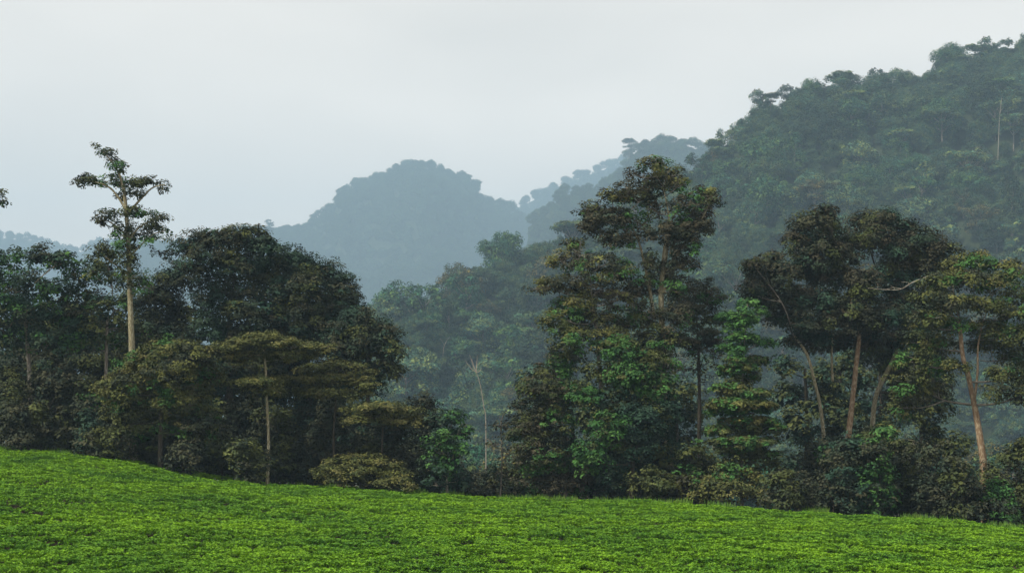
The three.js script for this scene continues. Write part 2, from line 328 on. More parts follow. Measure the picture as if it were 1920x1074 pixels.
// ───────────────────────── hillside trees ─────────────────────────
// prototypes in metres, about 16 to 20 m tall, foot at the origin; every copy shares their geometry
function hillProto(kind, seed) {
  const R = rng(seed), b = new Buf(), lobes = [], tall = { round: 17, broad: 18, spire: 21, flat: 20, loose: 19 }[kind];
  const st = { leaf: 0.7, clump: 1.3, leaves: 17, cover: 1.3, inner: 0.1, pal: 'teal', alt: 'moss', altShare: 0.45, up: 0.7, flat: 0.9, wide: 0.7 };
  const add = (x, y, z, rx, ry) => lobes.push({ x, y, z, rx, ry, rz: rx });
  const ring = (n, q0, q1, y0, y1, r0, r1, sq) => { for (let k = 0; k < n; k++) { const a = (k + 0.6 * R()) / n * 6.283, q = lerp(q0, q1, R()), r = lerp(r0, r1, R()); add(Math.cos(a) * q, lerp(y0, y1, R()), Math.sin(a) * q, r, r * sq); } };
  if (kind === 'round') { add(0, 12.5, 0, 5.4, 4.2); ring(6, 4, 5.6, 8, 12, 2.8, 3.8, 0.85); ring(5, 3.4, 5, 3.5, 6.5, 2.6, 3.6, 0.9); }
  if (kind === 'broad') { ring(8, 3.5, 7.5, 10.5, 15, 2.8, 4.2, 0.85); add(0, 14.8, 0, 4.4, 3); ring(6, 4.5, 6.5, 5.5, 9, 2.8, 3.8, 0.85); ring(4, 2, 4, 2, 5, 2.6, 3.4, 0.9); }
  if (kind === 'spire') { for (let k = 0; k < 8; k++) { const a = R() * 6.28, h = 3.5 + k * 2.2, q = (1 - k / 8) * 3.6; add(Math.cos(a) * q, h, Math.sin(a) * q, 3.7 - k * 0.22, 2.4); } }
  if (kind === 'flat') { ring(9, 2, 8.5, 15.6, 18.2, 2.8, 4.2, 0.36); ring(4, 2, 5, 11, 13.5, 2, 3, 0.4); st.flat = 0.45; st.clump = 1.3; }
  if (kind === 'loose') { ring(11, 1, 6, 6, 18, 1.8, 3.2, 0.7); ring(4, 2, 4, 2.5, 6, 2.4, 3.2, 0.9); st.cover = 1.15; st.clump = 1.25; st.leaf = 0.8; }
  for (const l of lobes) fillLobe(b, l, st, R);
  const list = [{ pts: [new THREE.Vector3(0, -2, 0), new THREE.Vector3(0.3 * R(), tall * 0.4, 0.2), new THREE.Vector3(0, tall * 0.72, 0)], r0: 0.5, r1: 0.2 }];
  for (const l of lobes) list.push({ pts: [new THREE.Vector3(0, Math.min(l.y * 0.7, tall * 0.6), 0), new THREE.Vector3(l.x * 0.6, l.y * 0.85, l.z * 0.6), new THREE.Vector3(l.x, l.y, l.z)], r0: 0.2, r1: 0.07 });
  return { crown: b.geometry(), trunk: limbGeometry(list, 5), kind };
}
const KINDS = ['round', 'broad', 'spire', 'flat', 'loose'];
const PROTO = [['round', 101], ['round', 102], ['broad', 103], ['broad', 104], ['spire', 105], ['flat', 106], ['loose', 107], ['round', 108], ['round', 109], ['loose', 110]].map(([k, s]) => hillProto(k, s));
const TINT = [tint(1.3, 1.5, 1.5), tint(2.0, 2.2, 2.25), tint(0.7, 0.85, 0.9), tint(2.1, 1.45, 1.35), tint(1.2, 1.8, 1.6), tint(2.6, 2.7, 2.7)];
const TINTWORD = ['green', 'pale green', 'dark green', 'brownish', 'fresh green', 'light green'];
const KINDWORD = { round: 'round-crowned', broad: 'broad-crowned', spire: 'tall narrow', flat: 'flat-topped', loose: 'open-crowned' };
function hillTree(p, ti, x, y, z, size, rot, label, group, name = 'hillside_tree', barkM = BARK.grey) {
  const t = new THREE.Group(); t.name = numbered(name); t.position.set(x, y, z); t.rotation.y = rot; t.scale.set(size, size * (0.9 + 0.2 * R0()), size);
  const c = lit(new THREE.Mesh(p.crown, TINT[ti])), k = lit(new THREE.Mesh(p.trunk, barkM)); c.name = 'crown'; k.name = 'trunk'; t.add(k, c);
  tag(t, label, 'tree', group); scene.add(t); return t;
}
function pickTint(k) { return k < 0.28 ? 0 : k < 0.45 ? 1 : k < 0.7 ? 2 : k < 0.78 ? 3 : k < 0.92 ? 4 : 5; }
// the same trees where one can no longer tell them apart: one mass
function woodMass(name, label, spots, scaleOf, tintMul, smooth = true) {
  const pa = [], kinds = smooth ? PROTO.filter((p) => p.kind === 'round') : PROTO;
  kinds.forEach((p, k) => {
    const mine = spots.filter((_, q) => q % kinds.length === k); if (!mine.length) return;
    const im = lit(new THREE.InstancedMesh(p.crown, TINT[0], mine.length)), m = new THREE.Matrix4(), q = new THREE.Quaternion(), up = new THREE.Vector3(0, 1, 0), c = new THREE.Color();
    mine.forEach((s, n) => { const f = scaleOf(s); m.compose(new THREE.Vector3(s.x, s.y - 1, s.z), q.setFromAxisAngle(up, s.rot), new THREE.Vector3(f, f * (0.85 + 0.3 * s.k), f)); im.setMatrixAt(n, m); const v = 0.7 + 0.6 * s.big; im.setColorAt(n, c.setRGB(v * tintMul, v * tintMul, v * tintMul)); });
    im.name = 'canopy'; im.userData.kind = 'stuff'; pa.push(im);
  });
  const g = new THREE.Group(); g.name = name; g.add(...pa); tag(g, label, 'forest', undefined, 'stuff'); scene.add(g);
}
{
  const seen = slope.spots.filter((s) => s.px > 690 && s.px < 1960);
  seen.sort((a, b) => a.D - b.D);
  // the 300 that stand clear of the near trees show largest
  const hidden = (s) => (s.px < 1010 ? 0 : 0) + (s.py > 760 ? 1 : 0);
  for (const s of seen) { s.py = H / 2 - (Math.tan(Math.atan((s.y + 10 - EYE.y) / s.D) - PITCH)) * FOCAL; }
  const front = seen.filter((s) => !hidden(s)).slice(0, 5000);
  const every = Math.max(1, front.length / 290), chosen = new Set();
  front.map((s) => ({ s, v: (0.6 + s.big) / s.D })).sort((a, b) => b.v - a.v).slice(0, 290).forEach((o) => chosen.add(o.s));
  for (const s of chosen) {
    const p = PROTO[Math.floor(s.k * 97) % PROTO.length], ti = pickTint((s.big * 7.13 + s.k * 3.7) % 1), band = s.t > 0.9 ? 'on the skyline ridge' : s.t > 0.45 ? 'high on the hazy hillside' : 'low on the hazy hillside';
    const where = s.px < 860 ? 'beside the dark rounded wood' : s.px < 1060 ? 'left of the great tree' : s.px < 1240 ? 'behind the great tree' : s.px < 1400 ? 'right of the great tree' : s.px < 1560 ? 'left above the dark group' : s.px < 1720 ? 'above the dark group' : s.px < 1830 ? 'above the layered tree' : 'near the right edge';
    const size = s.big < 0.33 ? 'small ' : s.big > 0.75 ? 'large ' : '';
    hillTree(p, ti, s.x, s.y - 1, s.z, (0.75 + 1.15 * s.big * s.big) * (s.t > 0.93 ? 0.85 : 1), s.rot, `${size}${TINTWORD[ti]} ${KINDWORD[p.kind]} tree ${band} ${where}`, `${size}${TINTWORD[ti]} ${KINDWORD[p.kind]} trees ${band} ${where}`);
  }

  woodMass('hillside_forest', 'rest of the rainforest canopy covering the hazy hillside', slope.spots.filter((s) => !chosen.has(s)), (s) => 0.85 + 0.7 * s.big * s.big, 1.15, false);
  const low = []; const RL = rng(88); for (const s of slope.spots) for (let k = 0; k < 4; k++) { const x = s.x + (RL() - 0.5) * 20, D = s.D + (RL() - 0.5) * 20; low.push({ x, z: -D, y: slope.Y(colOf(x, D), D), big: RL(), k: RL(), rot: RL() * 6.283 }); }
  woodMass('hillside_undergrowth', 'low scrub between the trunks of the hillside forest', low, (s) => 0.4 + 0.4 * s.big, 0.85);
}
woodMass('domed_hill_forest', 'far-off forest canopy covering the blue domed hill', dome.spots, (s) => 1.7 + 0.6 * s.big, 0.9);
woodMass('knoll_forest', 'far-off forest covering the small blue knoll', knoll.spots, (s) => 1.4 + 0.7 * s.big, 0.9);
woodMass('pale_ridge_forest', 'farthest pale forest covering the ridge behind the knoll', paleRidge.spots, (s) => 2.2 + 0.8 * s.big, 0.9);
woodMass('distant_ridge_forest', 'farthest pale forest along the low ridge on the horizon', farRidge.spots, (s) => 2.2 + 0.8 * s.big, 0.9);

// valley trees between the near wood and the hillside
{
  const R = rng(77);
  let n = 0;
  for (let D = 215; D < 700; D += 40) for (let px = 660; px < 2000; px += 44 * 460 / D * 1.7) {
    const q = px + (R() - 0.5) * 60; if ((q > 1050 && q < 1270) || (q > 1580 && q < 1690) || q < 690) continue;
    const d = D + (R() - 0.5) * 20, x = (q - W / 2) / FOCAL / cp * d, y = groundY(x, -d), p = PROTO[Math.floor(R() * PROTO.length)], ti = [0, 2, 4, 2, 0, 3][Math.floor(R() * 6)];
    const where = q < 860 ? 'right of the dark rounded wood' : q < 1060 ? 'in the misty gap' : q < 1400 ? 'between great tree and tiered tree' : q < 1590 ? 'between tiered tree and dark group' : q < 1800 ? 'behind the dark group' : 'behind the orange-brown trunk';
    const size = (D < 330 ? 0.5 + 0.22 * R() : 0.7 + 0.35 * R());
    hillTree(p, ti, x, y, -d, size, R() * 6.28, `${TINTWORD[ti]} ${KINDWORD[p.kind]} tree low in the valley ${where}`, `${TINTWORD[ti]} ${KINDWORD[p.kind]} valley trees ${where}`, 'valley_tree', BARK.grey);
    n++;
  }

}

// flat-crowned giants on the knoll and single trees against the sky
for (const [px, py, D, size, label, kind = 5] of [
  [1180, 262, 3950, 2.3, 'flat-crowned tree at the end of the hazy knoll, sky showing under its branches'],
  [1445, 172, 1285, 1.0, 'flat tree leaning over the edge where the hillside ridge drops', 5], [1500, 166, 1300, 1.1, 'round tree on the ridge beside the leaning flat tree', 0],
  [1592, 138, 1330, 1.15, 'broad tree on the ridge next to the tallest branchy skyline tree', 2], [1648, 126, 1335, 1.2, 'tallest branchy tree on the hillside skyline, sky showing through its tiers', 6], [1770, 108, 1370, 1.1, 'round dark tree on the ridge near the upper right', 1],
  [505, 410, 5600, 2.4, 'single tree poking above the hazy skyline beside the domed hill', 6]]) {
  const top = spot(px, py, D); hillTree(PROTO[kind], 2, top.x, top.y - [17, 17, 17.5, 18, 21, 18.8, 19][kind] * size, top.z, size, px, label, undefined, 'skyline_tree');
}

// ───────────────────────── the wood along the tea field ─────────────────────────
const NEAR = [
  { name: 'emergent_tree', label: 'tall thin emergent tree with pale trunk rising above the dark wood into the sky', D: 152, style: 'tuft', bark: 'pale', r: 0.40, r1: 0.16, deep: 2.4, noBoughs: true,
    st: { pal: 'dark', alt: 'moss', altShare: 0.25, leaves: 27, cover: 1.2 },
    trunk: [[249, 850], [247, 680], [243, 560], [240, 470], [236, 400], [231, 352]],
    limbs: [{ pts: [[231, 360], [224, 330], [210, 305], [192, 284]], r: 0.14 }, { pts: [[236, 395], [222, 372], [205, 352], [180, 342], [150, 340]], r: 0.13 }, { pts: [[238, 402], [252, 385], [264, 372], [285, 352], [308, 346]], r: 0.14 }, { pts: [[240, 450], [262, 425], [290, 412], [315, 410]], r: 0.11 }, { pts: [[239, 445], [218, 425], [195, 412], [178, 418]], r: 0.1 }, { pts: [[242, 480], [268, 455], [285, 440], [310, 432]], r: 0.09 }, { pts: [[243, 520], [220, 500], [195, 480]], r: 0.09 }, { pts: [[244, 560], [256, 545], [270, 535]], r: 0.08 }],
    lobes: [[186, 279, 14, 10], [200, 288, 15, 9], [213, 305, 13, 12], [222, 318, 16, 12], [160, 336, 22, 9], [145, 345, 13, 7], [178, 344, 16, 7], [204, 338, 22, 11], [228, 345, 20, 14], [253, 347, 20, 13], [278, 344, 22, 12], [300, 350, 16, 10], [250, 363, 22, 9], [228, 368, 12, 9],
      [203, 402, 22, 13], [186, 417, 14, 6], [268, 402, 22, 12], [297, 412, 20, 10], [280, 424, 28, 7], [216, 424, 14, 9], [308, 432, 14, 7, { dense: 0.6 }],
      [222, 447, 13, 14, { pal: 'olive', part: 'hanging_climber' }], [234, 402, 9, 16, { pal: 'moss', part: 'hanging_climber', dz: 0.5 }], [238, 428, 9, 18, { pal: 'olive', part: 'hanging_climber', dz: 0.5 }], [242, 480, 12, 18, { pal: 'moss', part: 'hanging_climber', dz: 0.6 }], [212, 462, 24, 8, { dense: 0.7 }], [262, 440, 20, 7, { dense: 0.7 }], [318, 455, 12, 8, { pal: 'teal', dense: 0.6 }], [245, 390, 14, 7], [244, 452, 9, 22, { pal: 'moss', part: 'hanging_climber' }], [285, 455, 26, 14, { pal: 'teal', dense: 0.6 }], [205, 480, 22, 14, { pal: 'moss' }], [300, 480, 22, 12, { pal: 'teal', dense: 0.6 }],
      [238, 510, 20, 32, { pal: 'moss', part: 'hanging_climber' }], [262, 530, 18, 24, { pal: 'green', part: 'hanging_climber' }]] },
  { name: 'emergent_tree', label: 'tree mostly beyond the left edge, only a leafy branch tip showing against the sky', D: 150, style: 'tuft', bark: 'grey', r: 0.4, deep: 2, st: { pal: 'dark', leaves: 34 },
    trunk: [[-75, 850], [-72, 600], [-66, 430]], lobes: [[-70, 340, 40, 20], [-40, 360, 26, 14], [-8, 374, 14, 9], [0, 382, 11, 6], [-2, 360, 8, 7], [-100, 370, 40, 20], [-60, 400, 40, 16]] },
  { name: 'leafy_tree', label: 'blue-green loose-crowned tree with sky showing through at the left edge', D: 158, style: 'airy', bark: 'grey', r: 0.3, trunk: [[60, 850], [55, 720], [48, 620], [45, 560]], deep: 4,
    lobes: [[15, 490, 40, 26], [70, 480, 34, 20], [110, 492, 32, 22], [135, 520, 26, 22], [45, 530, 46, 28], [105, 550, 40, 28], [10, 560, 40, 30], [65, 590, 50, 34], [130, 600, 36, 30], [5, 630, 46, 36], [-50, 520, 50, 40], [-60, 600, 50, 50], [95, 640, 46, 30]] },
  { name: 'leafy_tree', label: 'mossy green tree close behind the pale emergent trunk', D: 157, style: 'airy', bark: 'grey', r: 0.28, st: { pal: 'moss', alt: 'teal', altShare: 0.35, cover: 1.1 }, trunk: [[200, 850], [198, 700], [200, 600]], deep: 4,
    lobes: [[195, 478, 30, 22], [170, 505, 30, 24], [205, 525, 34, 30], [165, 560, 40, 30], [215, 580, 40, 30], [190, 620, 50, 36], [140, 640, 36, 30, { pal: 'green' }], [240, 640, 36, 30]] },
  { name: 'dark_tree', label: 'very dark tree filling the gap behind the pale emergent trunk', D: 172, style: 'dense', r: 0.4, st: { alt: 'dark' }, trunk: [[300, 850], [300, 700], [295, 600]],
    lobes: [[290, 560, 50, 40], [330, 530, 40, 40, { dense: 0.8 }], [260, 620, 60, 50], [320, 640, 60, 40], [300, 700, 70, 50], [230, 700, 60, 50], [330, 590, 30, 30]] },
  { name: 'dark_tree', label: 'very dark tree low behind the blue-green tree at the left edge', D: 170, style: 'dense', r: 0.4, st: { alt: 'teal' }, trunk: [[70, 850], [75, 750], [80, 680]],
    lobes: [[40, 700, 60, 50], [110, 690, 60, 50], [0, 760, 60, 60], [70, 770, 60, 50], [140, 760, 60, 50], [-60, 720, 60, 60], [180, 700, 50, 50]] },
  { name: 'dark_tree', label: 'topmost part of the dark rounded tree mass, next to the emergent tree', D: 164, style: 'dense', r: 0.45, st: { pal: 'dark', alt: 'teal', altShare: 0.2 }, trunk: [[430, 870], [430, 720], [430, 600], [435, 540]],
    lobes: [[362, 462, 36, 26, { dense: 0.75 }], [400, 450, 36, 22], [440, 448, 36, 24], [478, 448, 32, 26], [505, 468, 30, 26, { pal: 'teal' }], [380, 500, 50, 36, { dense: 0.7 }], [440, 500, 60, 44], [500, 520, 50, 44], [420, 560, 56, 44], [480, 590, 64, 50], [400, 620, 40, 44, { dense: 0.7, pal: 'teal' }], [450, 640, 60, 40], [400, 690, 50, 40], [455, 705, 56, 44], [510, 690, 50, 40]] },
  { name: 'dark_tree', label: 'dark rounded tree with smooth dome forming the middle of the dark mass', D: 166, style: 'dense', r: 0.45, st: { pal: 'dark', alt: 'teal', altShare: 0.3 }, trunk: [[580, 880], [580, 760], [575, 640]],
    lobes: [[535, 490, 34, 28, { pal: 'teal' }], [570, 500, 36, 30, { pal: 'teal' }], [610, 520, 38, 32], [560, 550, 60, 44], [640, 550, 36, 36], [620, 580, 56, 44], [560, 610, 64, 48], [655, 590, 30, 34], [610, 640, 60, 44], [540, 660, 56, 40], [560, 720, 56, 40], [620, 720, 56, 40], [590, 780, 60, 40]] },
  { name: 'dark_tree', label: 'dark tree sloping down to the valley at the outer end of the dark mass', D: 160, style: 'dense', r: 0.4, st: { pal: 'dark', alt: 'teal', altShare: 0.25 }, trunk: [[690, 890], [690, 790], [688, 700]],
    lobes: [[670, 600, 30, 24], [690, 615, 36, 28], [722, 630, 28, 26], [735, 660, 24, 30], [690, 660, 48, 40], [648, 640, 44, 38], [728, 695, 26, 26], [690, 715, 40, 34], [640, 690, 46, 36]] },
  { name: 'olive_tree', label: 'bushy olive-green tree with lit tufted crown below the emergent trunk', D: 147, style: 'tuft', bark: 'dark', r: 0.28, deep: 5, st: { cover: 1.9, leaves: 34, inner: 0.35 }, trunk: [[300, 880], [300, 800], [302, 730]],
    lobes: [[330, 655, 40, 22], [290, 668, 40, 26], [370, 672, 38, 26], [250, 695, 44, 30], [310, 705, 54, 36], [380, 710, 38, 34], [215, 730, 36, 30], [265, 745, 54, 38], [340, 755, 54, 40], [225, 785, 40, 36, { pal: 'moss' }], [290, 805, 50, 38, { pal: 'moss' }], [370, 800, 44, 34, { pal: 'green', dense: 0.7 }]] },
  { name: 'umbrella_tree', label: 'flat-tiered umbrella tree with a slender pale trunk standing at the tea edge', D: 148, style: 'umbrella', bark: 'pale', r: 0.17, r1: 0.09, deep: 4, trunk: [[501, 904], [503, 830], [500, 760], [498, 700], [494, 655]],
    lobes: [[425, 655, 40, 10], [470, 642, 42, 10], [515, 644, 42, 10], [560, 650, 40, 10], [600, 655, 34, 9], [490, 632, 34, 8], [450, 668, 46, 9], [540, 668, 50, 9], [480, 720, 40, 10], [525, 716, 40, 10], [500, 735, 36, 8]] },
  { name: 'umbrella_tree', label: 'flat-tiered umbrella tree without visible trunk, outstretched in front of the dark mass', D: 150, style: 'umbrella', bark: 'dark', r: 0.15, r1: 0.08, deep: 4, trunk: [[628, 900], [625, 820], [630, 740]],
    lobes: [[600, 694, 40, 10], [640, 686, 40, 9], [675, 695, 28, 9], [585, 716, 40, 10], [635, 712, 46, 10], [680, 720, 28, 11], [560, 738, 36, 9], [612, 738, 46, 9], [665, 740, 34, 9]] },
  { name: 'umbrella_tree', label: 'low flat-topped yellowish tree just left of the leafy green edge tree', D: 147, style: 'umbrella', bark: 'dark', r: 0.13, deep: 4, trunk: [[715, 915], [715, 860], [718, 800]],
    lobes: [[680, 768, 34, 9], [720, 764, 36, 9], [755, 772, 32, 9], [785, 786, 22, 8], [700, 784, 40, 9], [750, 794, 40, 8], [670, 790, 26, 8]] },
  { name: 'flat_shrub', label: 'broad olive shrub with flat dome standing on the tea edge', category: 'shrub', D: 145, style: 'umbrella', r: 0.1, deep: 3, trunk: [[675, 916], [675, 890]],
    lobes: [[640, 868, 34, 11], [680, 862, 36, 10], [720, 872, 34, 11], [615, 886, 28, 11], [660, 884, 40, 12], [710, 890, 40, 12], [750, 890, 24, 10], [640, 900, 40, 10]] },
  { name: 'flat_shrub', label: 'smallest flat olive shrub low on the tea edge beside the broad one', category: 'shrub', D: 143, style: 'umbrella', r: 0.08, deep: 2, trunk: [[735, 922], [735, 912]], lobes: [[715, 908, 24, 8], [742, 904, 28, 9], [765, 912, 18, 7]] },
  { name: 'leafy_tree', label: 'fresh green leafy tree by the tea edge left of the misty gap', D: 146, style: 'vine', bark: 'grey', r: 0.14, deep: 3, st: { altShare: 0.3, alt: 'teal' }, trunk: [[838, 925], [838, 860], [840, 810]],
    lobes: [[850, 785, 26, 18], [822, 792, 24, 18, { pal: 'teal' }], [860, 815, 24, 24], [825, 830, 28, 26], [850, 860, 30, 28], [815, 880, 28, 26], [860, 900, 26, 20, { pal: 'teal' }], [820, 912, 26, 14, { pal: 'teal' }]] },
  { name: 'slender_tree', label: 'thin bare-stemmed sapling in the misty gap in the wood', D: 149, style: 'twig', bark: 'grey', r: 0.09, r1: 0.04, deep: 1.6, trunk: [[938, 935], [941, 870], [940, 800], [944, 775]], lobes: [[940, 800, 22, 20, { dense: 0.6 }], [925, 835, 18, 18, { dense: 0.5 }], [956, 850, 18, 18, { dense: 0.5 }], [930, 890, 20, 20, { pal: 'teal' }]] },
  // the great tree of the middle and what grows round it
  { name: 'great_tree', label: 'tallest ragged-crowned tree in the middle with pale forked trunk against the hillside', D: 152, style: 'tuft', bark: 'pale', twigBark: 'grey', r: 0.42, r1: 0.22, deep: 5, st: { pal: 'moss', alt: 'brown', altShare: 0.4, cover: 1.45, leaves: 30 },
    trunk: [[1248, 935], [1246, 760], [1243, 640], [1240, 565], [1244, 500], [1252, 440]],
    limbs: [{ pts: [[1228, 600], [1216, 530], [1203, 470], [1190, 435], [1172, 402], [1150, 388]], r: 0.2 }, { pts: [[1240, 540], [1250, 480], [1256, 420], [1244, 350]], r: 0.17 }, { pts: [[1242, 520], [1275, 470], [1305, 430], [1330, 385]], r: 0.15 }],
    lobes: [[1225, 312, 28, 15, { pal: 'olive' }], [1250, 330, 30, 20, { pal: 'olive' }], [1195, 330, 22, 13, { pal: 'brown', dense: 0.6 }], [1180, 352, 28, 14, { pal: 'brown', dense: 0.6 }], [1225, 350, 36, 20], [1270, 350, 22, 16, { pal: 'olive' }], [1150, 372, 32, 16, { pal: 'olive' }], [1200, 372, 36, 16],
      [1112, 398, 30, 18], [1130, 415, 40, 24, { pal: 'brown' }], [1105, 425, 28, 20, { pal: 'brown' }], [1160, 410, 34, 22, { pal: 'brown' }], [1225, 395, 40, 26, { style: 'twig' }], [1265, 400, 34, 24, { style: 'twig' }], [1290, 385, 26, 22, { pal: 'brown' }],
      [1325, 362, 22, 14, { pal: 'olive' }], [1335, 380, 20, 16], [1318, 400, 28, 22, { pal: 'brown' }], [1300, 430, 36, 24, { pal: 'brown' }], [1255, 440, 36, 24, { pal: 'brown' }], [1160, 450, 34, 20, { pal: 'brown' }], [1285, 465, 30, 24, { pal: 'brown' }], [1270, 500, 30, 30, { pal: 'brown' }], [1300, 500, 22, 20, { style: 'twig' }],
      [1222, 500, 14, 34, { part: 'hanging_climber' }], [1250, 520, 12, 30, { pal: 'olive', part: 'hanging_climber' }], [1215, 545, 16, 20, { part: 'hanging_climber' }], [1262, 545, 22, 26, { pal: 'brown' }], [1195, 540, 24, 24, { pal: 'brown' }], [1210, 590, 30, 26, { pal: 'moss', dz: 2 }], [1270, 595, 30, 26, { pal: 'brown', dz: 1 }], [1240, 640, 44, 30, { pal: 'moss', dz: 2 }], [1285, 430, 34, 26, { pal: 'brown' }], [1205, 430, 30, 24, { pal: 'brown', dense: 0.7 }]] },
  { name: 'ragged_tree', label: 'ragged olive and brown tree with feathery tips on the valley side of the great tree', D: 150, style: 'tuft', bark: 'grey', r: 0.28, deep: 5, st: { pal: 'brown', alt: 'olive', altShare: 0.35, cover: 1.3, leaves: 30 }, trunk: [[1130, 930], [1128, 760], [1120, 640], [1110, 560]],
    lobes: [[1075, 462, 20, 14, { pal: 'moss' }], [1050, 488, 24, 16, { pal: 'olive' }], [1085, 492, 30, 20], [1125, 500, 40, 24, { pal: 'brown' }], [1165, 515, 34, 26], [1030, 536, 26, 13, { pal: 'olive' }], [1010, 544, 18, 8], [1070, 535, 36, 20], [1120, 545, 40, 26], [1165, 560, 34, 26], [1075, 570, 40, 18, { pal: 'olive' }], [1050, 600, 40, 24, { pal: 'moss' }], [1110, 600, 50, 28], [1175, 610, 44, 28, { pal: 'moss' }], [1080, 640, 50, 26, { pal: 'moss' }], [1140, 640, 46, 26, { pal: 'moss' }]] },
  { name: 'ragged_tree', label: 'brownish twiggy tree between the great tree and the tiered green tree', D: 160, style: 'tuft', bark: 'dark', r: 0.28, deep: 4, st: { pal: 'brown', alt: 'dark', cover: 1.0 }, trunk: [[1310, 930], [1312, 760], [1310, 640]],
    lobes: [[1300, 545, 40, 26], [1335, 560, 30, 26], [1285, 580, 36, 30], [1325, 600, 40, 30, { pal: 'moss' }], [1290, 640, 46, 30], [1340, 640, 30, 30], [1310, 690, 36, 34, { style: 'twig' }]] },
  { name: 'climber_clad_tree', label: 'tree smothered in bright green climbers below the great tree', D: 146, style: 'vine', bark: 'dark', r: 0.3, deep: 5, trunk: [[1185, 938], [1185, 830], [1180, 720]],
    lobes: [[1165, 662, 38, 20], [1215, 680, 36, 24, { pal: 'moss' }], [1255, 690, 26, 20], [1120, 700, 34, 22, { pal: 'moss' }], [1180, 708, 44, 28], [1230, 730, 40, 28], [1095, 745, 30, 24], [1150, 755, 44, 30, { pal: 'teal' }], [1210, 785, 46, 36, { pal: 'teal', style: 'dense' }], [1255, 780, 24, 40, { pal: 'teal', style: 'dense' }], [1140, 810, 40, 34], [1190, 840, 44, 36, { pal: 'teal', style: 'dense' }], [1110, 860, 36, 36], [1160, 890, 40, 30, { pal: 'teal' }], [1240, 860, 36, 50, { pal: 'teal', style: 'dense' }], [1220, 905, 40, 26, { pal: 'moss' }]] },
  { name: 'leaning_tree', label: 'olive shaggy tree hanging over the misty gap left of the climber-clad tree', D: 148, style: 'tuft', bark: 'grey', r: 0.2, deep: 4, st: { pal: 'moss', alt: 'brown', altShare: 0.4, cover: 1.5, leaves: 34 }, trunk: [[1060, 935], [1058, 860], [1050, 780]],
    lobes: [[1060, 668, 34, 22], [1040, 700, 36, 26], [1010, 735, 36, 26], [1050, 745, 44, 32], [985, 775, 32, 26], [1030, 795, 46, 34], [975, 815, 28, 26], [1010, 850, 44, 36], [1060, 850, 36, 36, { pal: 'teal' }], [985, 890, 36, 32], [1040, 905, 44, 28, { pal: 'brown' }], [1080, 900, 30, 30, { pal: 'brown' }]] },
  { name: 'tiered_tree', label: 'narrow tree with level tiers and bright green top between two misty gaps', D: 146, style: 'tier', bark: 'grey', r: 0.17, r1: 0.06, deep: 2.5, trunk: [[1392, 940], [1390, 800], [1394, 680], [1402, 570]],
    lobes: [[1406, 568, 18, 9, { pal: 'green' }], [1420, 585, 18, 8, { pal: 'green' }], [1378, 592, 20, 8, { pal: 'green' }], [1400, 604, 30, 8, { pal: 'green' }], [1368, 618, 18, 7, { pal: 'green' }], [1385, 634, 28, 8, { pal: 'green' }], [1418, 640, 22, 8, { pal: 'green' }], [1375, 660, 26, 7, { pal: 'green' }], [1400, 672, 26, 7], [1384, 690, 28, 7], [1360, 700, 18, 6, { pal: 'green' }], [1408, 710, 30, 7], [1376, 722, 30, 7, { pal: 'olive' }], [1412, 738, 34, 7], [1372, 748, 32, 7], [1398, 762, 46, 7, { pal: 'olive' }], [1436, 772, 26, 6, { pal: 'green' }], [1358, 776, 28, 6, { pal: 'green' }], [1396, 788, 46, 7, { pal: 'olive' }], [1430, 802, 34, 6], [1366, 806, 34, 6], [1400, 824, 48, 7], [1380, 842, 40, 7], [1430, 845, 36, 7], [1396, 600, 16, 26, { pal: 'green', style: 'vine' }], [1388, 670, 20, 32, { style: 'vine' }], [1392, 740, 28, 32, { style: 'vine', pal: 'moss' }], [1396, 810, 36, 30, { style: 'vine', pal: 'moss' }], [1400, 865, 40, 26, { style: 'vine', pal: 'moss' }]] },
  { name: 'round_shrub', label: 'round olive shrub at the foot of the tiered tree on the tea edge', category: 'shrub', D: 143, style: 'bush', st: { pal: 'olive', alt: 'moss' }, r: 0.1, deep: 3, trunk: [[1365, 948], [1365, 920]], lobes: [[1370, 890, 36, 24], [1405, 905, 34, 26], [1335, 908, 34, 24], [1370, 925, 50, 22], [1430, 930, 24, 16], [1310, 930, 26, 14]] },
  { name: 'round_shrub', label: 'brownish tangled shrub between the climber-clad tree and the olive shrub', category: 'shrub', D: 145, style: 'bush', st: { pal: 'brown', alt: 'moss' }, r: 0.1, deep: 3, trunk: [[1280, 944], [1280, 920]], lobes: [[1280, 880, 30, 30], [1300, 850, 26, 30, { pal: 'moss' }], [1265, 915, 36, 24], [1310, 905, 26, 24], [1290, 935, 34, 12]] },
  // the dark group to the right
  { name: 'dark_tree', label: 'dark leaning tree on the valley side of the right-hand group', D: 158, style: 'dense', bark: 'pale', twigBark: 'grey', r: 0.26, st: { pal: 'brown', alt: 'dark', altShare: 0.5 }, trunk: [[1548, 860], [1540, 770], [1528, 715], [1514, 665], [1490, 630]],
    lobes: [[1415, 500, 22, 16], [1445, 490, 26, 18], [1425, 525, 34, 24], [1470, 520, 36, 28], [1410, 550, 26, 20], [1450, 565, 40, 26], [1495, 565, 40, 34], [1470, 600, 36, 22], [1510, 610, 30, 22], [1490, 640, 26, 14, { dense: 0.6 }]] },
  { name: 'dark_tree', label: 'tallest dark tree of the right-hand group with straight pinkish trunk', D: 160, style: 'dense', bark: 'ochre', twigBark: 'dark', r: 0.38, st: { pal: 'dark', alt: 'brown', altShare: 0.45 }, trunk: [[1586, 880], [1592, 815], [1600, 745], [1606, 685], [1612, 620], [1600, 560]],
    limbs: [{ pts: [[1562, 715], [1560, 665], [1563, 620], [1560, 580]], r: 0.13, r1: 0.08, bark: 'pale' }],
